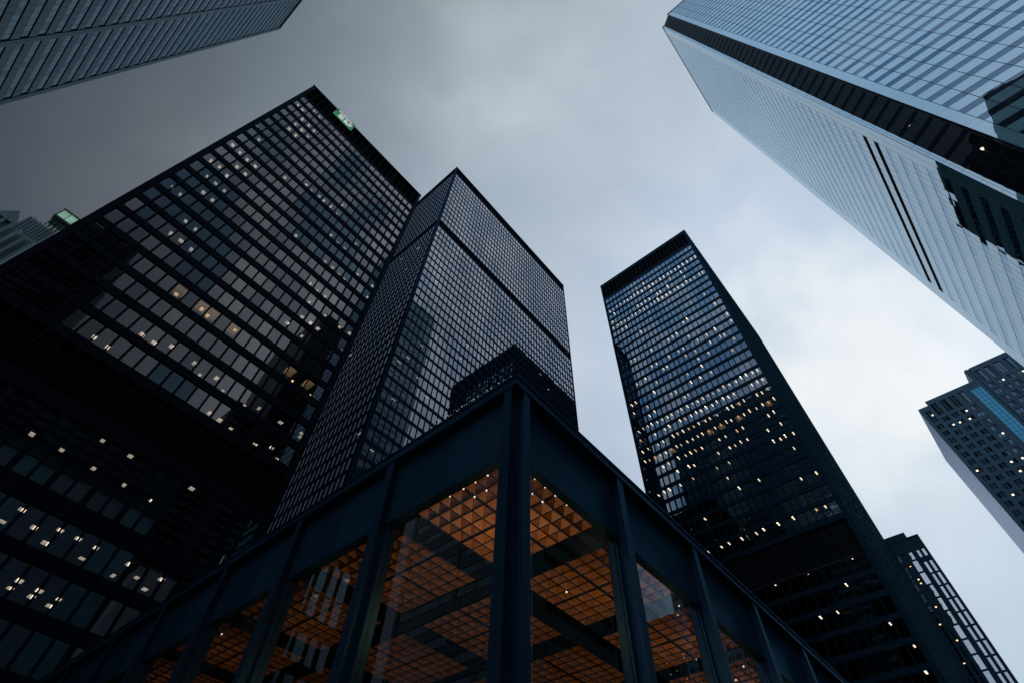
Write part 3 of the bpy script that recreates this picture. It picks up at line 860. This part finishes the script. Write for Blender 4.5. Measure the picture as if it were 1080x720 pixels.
# ------------------------------------------------------------------ dark-framed tower, bottom right
def framed_tower():
    t = thing('office_tower', 'narrow dark-framed tower with long pale mirror windows, bottom right', 'office tower', (210, 10, 0))
    X = 190.
    F = Face((X + .5, 0), (0, 1), (-1, 0))
    w = MB()
    h1, h2 = CZ + .529 * X, CZ + .540 * X
    w.box(X + .5, 228, -.6, 26, 0, h1)
    w.box(X + 2, 226, 2.5, 24, h1, h2 + 1.2)
    cols = [(.0010, .0046), (.0088, .0122), (.0195, .0262), (.0305, .0340), (.0385, .042), (.0480, .0545), (.060, .0635), (.068, .0715)]
    sk = MB(); wins = []
    edges = [-.0032] + [c for ab in cols for c in ab] + [.14]
    for i in range(0, len(edges), 2):
        F.box(sk, edges[i] * X, edges[i + 1] * X, 0, h1, 0, .5)
    ztop = CZ + .508 * X
    for ci, (a, b) in enumerate(cols):
        F.box(sk, a * X, b * X, ztop, h1, 0, .5)
        z = ztop; k = 0
        while z > 10:
            h = 2.4 if k == 0 else 3.45
            gp = 1.5 if (k == 0 and ci != 2) else .38
            wins.append((F.quad(a * X, b * X, z - h, z, .22, .0025), (k + ci) % 2, None))
            F.box(sk, a * X, b * X, z - h - gp, z - h, 0, .42)
            z -= h + gp
            k += 1
    F.box(sk, -.0032 * X, .14 * X, h1 - .1, h1 + .3, 0, .7)
    w.build('wall', M['t7'], t, tuple(t.location)); sk.build('frame', M['t7'], t, tuple(t.location))
    place_parts(t, 'window', wins, M['t7w'], 100)
    lm = []
    for _ in range(34):
        a, b = random.choice(cols[3:])
        zz = random.uniform(CZ + 30, ztop - 2); p = F.p((a + b) / 2 * X, zz, .25)
        q = (p[0] - .04, p[0] + .04, p[1] - .22, p[1] + .22, p[2] - .15, p[2] + .15)
        lm.append(([(q[0], q[2], q[4]), (q[0], q[3], q[4]), (q[0], q[3], q[5]), (q[0], q[2], q[5])], 0, q))
    place_parts(t, 'lit_window', lm, [M['lamp_warm']], 40)
framed_tower()

# ------------------------------------------------------------------ buildings behind the viewer, seen mirrored in the glass
def back_building(label, boxes, face_dirs):
    x = sum(b[0] + b[1] for b in boxes) / 2 / len(boxes); yy = sum(b[2] + b[3] for b in boxes) / 2 / len(boxes)
    t = thing('stone_building', label, 'building', (x, yy, 0))
    w = MB(); gl = []
    for b in boxes:
        w.box(*b)
        for F, wd in ((Face((b[0], b[3]), (1, 0), (0, 1)), b[1] - b[0]), (Face((b[1], b[2]), (0, 1), (1, 0)), b[3] - b[2])):
            z = b[4] + 5
            while z < b[5] - 3 and face_dirs == 0:
                gl.append((F.quad(1.5, wd - 1.5, z, z + 1.9, .05), 0, None)); z += 3.9
    w.build('wall', {0: M['dark_tower'], 1: M['mid_filler']}.get(face_dirs) or M['mirrored_sky_pale'], t, tuple(t.location))
    place_parts(t, 'window', gl, [M['dark_glass']], 100)
back_building('dark stepped tower with ribbon windows standing behind the viewer on the left', [(-90, -34, -170, -107, 0, 226), (-34, -31, -165, -110, 0, 196), (-31, -25, -160, -112, 0, 168)], 0)
back_building('dark broad block standing behind the viewer between two towers', [(-25, 42, -175, -112, 122, 160)], 0)
back_building('grey podium block added behind the viewer to lighten reflections in the lower windows', [(-60, 42, -106.8, -96, 0, 60), (-24, 42, -174, -112.5, 60, 121.9)], 1)  # lighter lower mass added to brighten what the left tower's low windows mirror
M['mirrored_sky_pale'] = solid('mirrored_sky_pale', (.5, .5, .52), .8)
back_building('pale low block added behind the viewer, standing in for mirrored sky between dark towers', [(43, 56.5, -111, -102, 0, 100)], 2)  # added block whose pale colour imitates a patch of reflected sky
back_building('dark narrow block added behind the pale low block to close off mirrored sky', [(42.5, 57, -175, -112.2, 0, 190)], 0)  # added to keep the sky gap out of the left tower's reflections
back_building('dark slab tower standing behind the mirror-clad tower', [(57.5, 104, -170, -113, 0, 290)], 0)

# ------------------------------------------------------------------ pavilion
def pavilion():
    XP, YP = 8.6, 7.6
    BAY = 5.79; NB = 7
    CX, CY = 8.95, 8.05            # corner grid node
    TOP = CZ + 1.835 * 7.6         # 15.5
    PB = CZ + 11.05                # underside of fascia panels
    ZC = CZ + 11.63                # ceiling plane
    XE, YE = CX + NB * BAY + .4, CY + NB * BAY + .4
    t = thing('glass_pavilion', 'low black steel pavilion with an amber coffered ceiling, corner in the foreground', 'pavilion', (30, 28, 0))
    loc = tuple(t.location)
    gx, gy = XP + .55, YP + .5     # glass line
    # fascia panels (recessed between columns)
    for i in range(NB):
        a, b = CX + i * BAY, CX + (i + 1) * BAY
        MB().box(a + .12, b - .12, YP + .34, YP + .46, PB, TOP - .5).build('fascia_panel', M['pav_panel'], t, ((a + b) / 2, YP + .4, 14))
        a, b = CY + i * BAY, CY + (i + 1) * BAY
        MB().box(XP + .34, XP + .46, a + .12, b - .12, PB, TOP - .5).build('fascia_panel', M['pav_panel'], t, (XP + .4, (a + b) / 2, 14))
    # rim: channel section = top plate, web, bottom lip
    rim = MB()
    rim.box(XP - .05, XE, YP - .05, YP + .5, TOP - .06, TOP).box(XP - .05, XP + .5, YP + .5, YE, TOP - .06, TOP)
    rim.box(XP, XE, YP, YP + .05, TOP - .42, TOP - .06).box(XP, XP + .05, YP + .05, YE, TOP - .42, TOP - .06)
    rim.box(XP - .04, XE, YP - .04, YP + .12, TOP - .47, TOP - .42).box(XP - .04, XP + .12, YP + .12, YE, TOP - .47, TOP - .42)
    rim.box(XP + .3, XE, YP + .30, YP + .5, TOP - .55, TOP - .06).box(XP + .30, XP + .5, YP + .5, YE, TOP - .55, TOP - .06)
    rim.build('roof_rim', M['pav_steel'], t, loc)
    # far walls
    fw = MB().box(XE - .3, XE, YP, YE, 0, TOP).box(XP, XE - .3, YE - .3, YE, 0, TOP)
    fw.build('rear_wall', M['pav_steel'], t, loc)
    MB().box(XP + .5, XE - .3, YP + .5, YE - .3, TOP - .5, TOP - .1).build('roof', M['roof'], t, loc)
    # head frame under the panels, sill and transoms
    hf = MB()
    hf.box(CX, XE, YP + .33, YP + .62, PB - .14, PB - .003).box(XP + .33, XP + .62, CY, YE, PB - .14, PB - .003)
    hf.box(CX, XE, YP + .42, YP + .60, 0, .25).box(XP + .42, XP + .60, CY, YE, 0, .25)
    hf.box(CX, XE, YP + .42, YP + .58, 3.0, 3.12).box(XP + .42, XP + .58, CY, YE, 3.0, 3.12)
    hf.box(CX + .3, XE, YP + .55, YP + .62, PB - .003, ZC + .3).box(XP + .55, XP + .62, CY + .3, YE, PB - .003, ZC + .3)
    hf.build('head_frame', M['pav_steel'], t, loc)
    # I-section columns
    def col_y(x, inner=True):   # on the -Y face
        m = MB()
        m.box(x - .20, x + .20, YP, YP + .035, 0, TOP - .475)
        m.box(x - .02, x + .02, YP + .035, YP + .42, 0, TOP - .56)
        m.box(x - .20, x + .20, YP + .42, YP + .455, 0, TOP - .56)
        m.box(x - .14, x + .14, YP + .47, YP + .85, 0, ZC)
        m.build('column', M['pav_steel'], t, (x, YP + .2, 0))
    def col_x(y):
        m = MB()
        m.box(XP, XP + .035, y - .20, y + .20, 0, TOP - .475)
        m.box(XP + .035, XP + .42, y - .02, y + .02, 0, TOP - .56)
        m.box(XP + .42, XP + .455, y - .20, y + .20, 0, TOP - .56)
        m.box(XP + .47, XP + .85, y - .14, y + .14, 0, ZC)
        m.build('column', M['pav_steel'], t, (XP + .2, y, 0))
    for i in range(1, NB + 1):
        col_y(CX + i * BAY); col_x(CY + i * BAY)
    # corner: two outer I-sections and a recessed dark post between
    m = MB()
    fy0, fy1 = XP + .40, XP + .72      # flange on the -Y face, in x
    m.box(fy0, fy1, YP, YP + .035, 0, TOP - .475)
    m.box(fy0 + .14, fy0 + .18, YP + .035, YP + .42, 0, TOP - .56)
    fx0, fx1 = YP + .22, YP + .52      # flange on the -X face, in y
    m.box(XP, XP + .035, fx0, fx1, 0, TOP - .475)
    m.box(XP + .035, XP + .42, fx0 + .13, fx0 + .17, 0, TOP - .56)
    m.box(XP + .22, XP + .80, YP + .30, YP + .80, 0, TOP - .56)
    m.build('corner_column', M['pav_steel'], t, (XP, YP, 0))
    # glass
    for i in range(NB):
        a, b = CX + i * BAY, CX + (i + 1) * BAY
        MB().poly([(a + .15, gy, .25), (b - .15, gy, .25), (b - .15, gy, PB - .1), (a + .15, gy, PB - .1)]).build('glass_pane', M['pav_glass'], t, ((a + b) / 2, gy, 5))
        a, b = CY + i * BAY, CY + (i + 1) * BAY
        MB().poly([(gx, b - .15, .25), (gx, a + .15, .25), (gx, a + .15, PB - .1), (gx, b - .15, PB - .1)]).build('glass_pane', M['pav_glass'], t, (gx, (a + b) / 2, 5))
    # beams
    BW = .61
    node_x0, node_y0 = .795 * 11.63, .700 * 11.63     # beam centre lines
    P = .4975 * 11.63
    for i in range(0, NB + 1):
        x = node_x0 + i * P
        if i == 0:
            MB().box(XP + .82, x + BW, YP + .82, YE - .3, ZC - .02, ZC + 1.2).build('beam', M['steel'], t, (x, 28, ZC))
        else:
            MB().box(x - BW, min(x + BW, XE - .31), YP + .82, YE - .3, ZC - .02, ZC + 1.2).build('beam', M['steel'], t, (x, 28, ZC))
        y = node_y0 + i * P
        if i == 0:
            MB().box(XP + .83, XE - .3, YP + .82, y + BW, ZC - .035, ZC + 1.18).build('beam', M['steel'], t, (30, y, ZC))
        else:
            MB().box(XP + .83, XE - .3, y - BW, min(y + BW, YE - .31), ZC - .035, ZC + 1.18).build('beam', M['steel'], t, (30, y, ZC))
    # coffer panel: 8 x 8 pyramids with a dark slot in the middle
    cell = P - 2 * BW
    half = cell / 2 - .045
    cs = half / 4
    cm = MB()
    for qx in (0, 1):
        for qy in (0, 1):
            ox, oy = qx * (half + .09), qy * (half + .09)
            for i in range(4):
                for j in range(4):
                    x0, y0 = ox + i * cs, oy + j * cs
                    x1, y1 = x0 + cs, y0 + cs
                    e = .018
                    x0 += e; x1 -= e; y0 += e; y1 -= e
                    ap = ((x0 + x1) / 2, (y0 + y1) / 2, .21)
                    c4 = [(x0, y0, 0), (x1, y0, 0), (x1, y1, 0), (x0, y1, 0)]
                    for q in range(4):
                        cm.poly([c4[(q + 1) % 4], c4[q], ap], 0)
            # grid ribs
            for i in range(5):
                cm.box(ox + i * cs - .013, ox + i * cs + .013, oy, oy + half, -.035, .02, 1)
                cm.box(ox, ox + half, oy + i * cs - .013, oy + i * cs + .013, -.033, .018, 1)
    cm.box(0, cell, 0, cell, .4, .46, 1)
    proto = cm.build('coffer_panel', [M['wood'], M['wood_gap']], t, (0, 0, 0))
    dl = []
    first = True
    for i in range(NB):
        for j in range(NB):
            x, y = node_x0 + i * P + BW, node_y0 + j * P + BW
            if first:
                o = proto; first = False
            else:
                o = proto.copy(); COL.objects.link(o); o.parent = t
            o.location = Vector((x, y, ZC + .04)) - t.location
            # small downlights on grid nodes
            for a in range(0, 9):
                for b in range(0, 9):
                    near = (i + j == 0) and (a + b < 6) and (a <= 1 or b <= 1 or a + b < 5)
                    if near or random.random() < .008:
                        px_, py_ = x + a * cs + (.09 if a > 4 else 0), y + b * cs + (.09 if b > 4 else 0)
                        r = random.uniform(.012, .024) if near else random.uniform(.014, .036)
                        ar = (px_ - r, px_ + r, py_ - r, py_ + r, ZC - .06, ZC - .0)
                        dl.append(([(ar[0], ar[2], ar[4]), (ar[1], ar[2], ar[4]), (ar[1], ar[3], ar[4]), (ar[0], ar[3], ar[4])], 0, ar))
    place_parts(t, 'downlight', dl, [M['lamp']], 100)
    MB().box(XP + .5, XE, YP + .5, YE, .004, .05).build('floor', M['granite'], t, loc)
    # the pavilion's own warm lights
    lts = []
    for a in range(6):
        for b in range(5):
            e = 105 if a + b == 0 else 58 if b == 0 else 20 if a == 0 else 12 if a + b < 4 else 0
            if e:
                lts.append((node_x0 + (a + .52) * P, node_y0 + (b + .50) * P, 11.2 if a + b == 0 else 10.8, e, .55))
    for (x, y, z, e, sz) in lts:
        l = bpy.data.lights.new('uplight', 'POINT')
        l.energy = e; l.shadow_soft_size = sz; l.color = (1, .64, .28)
        o = bpy.data.objects.new('uplight', l)
        COL.objects.link(o)
        o.rotation_euler = (math.pi, 0, 0)
        o.parent = t
        o.location = Vector((x, y, z)) - t.location
pavilion()
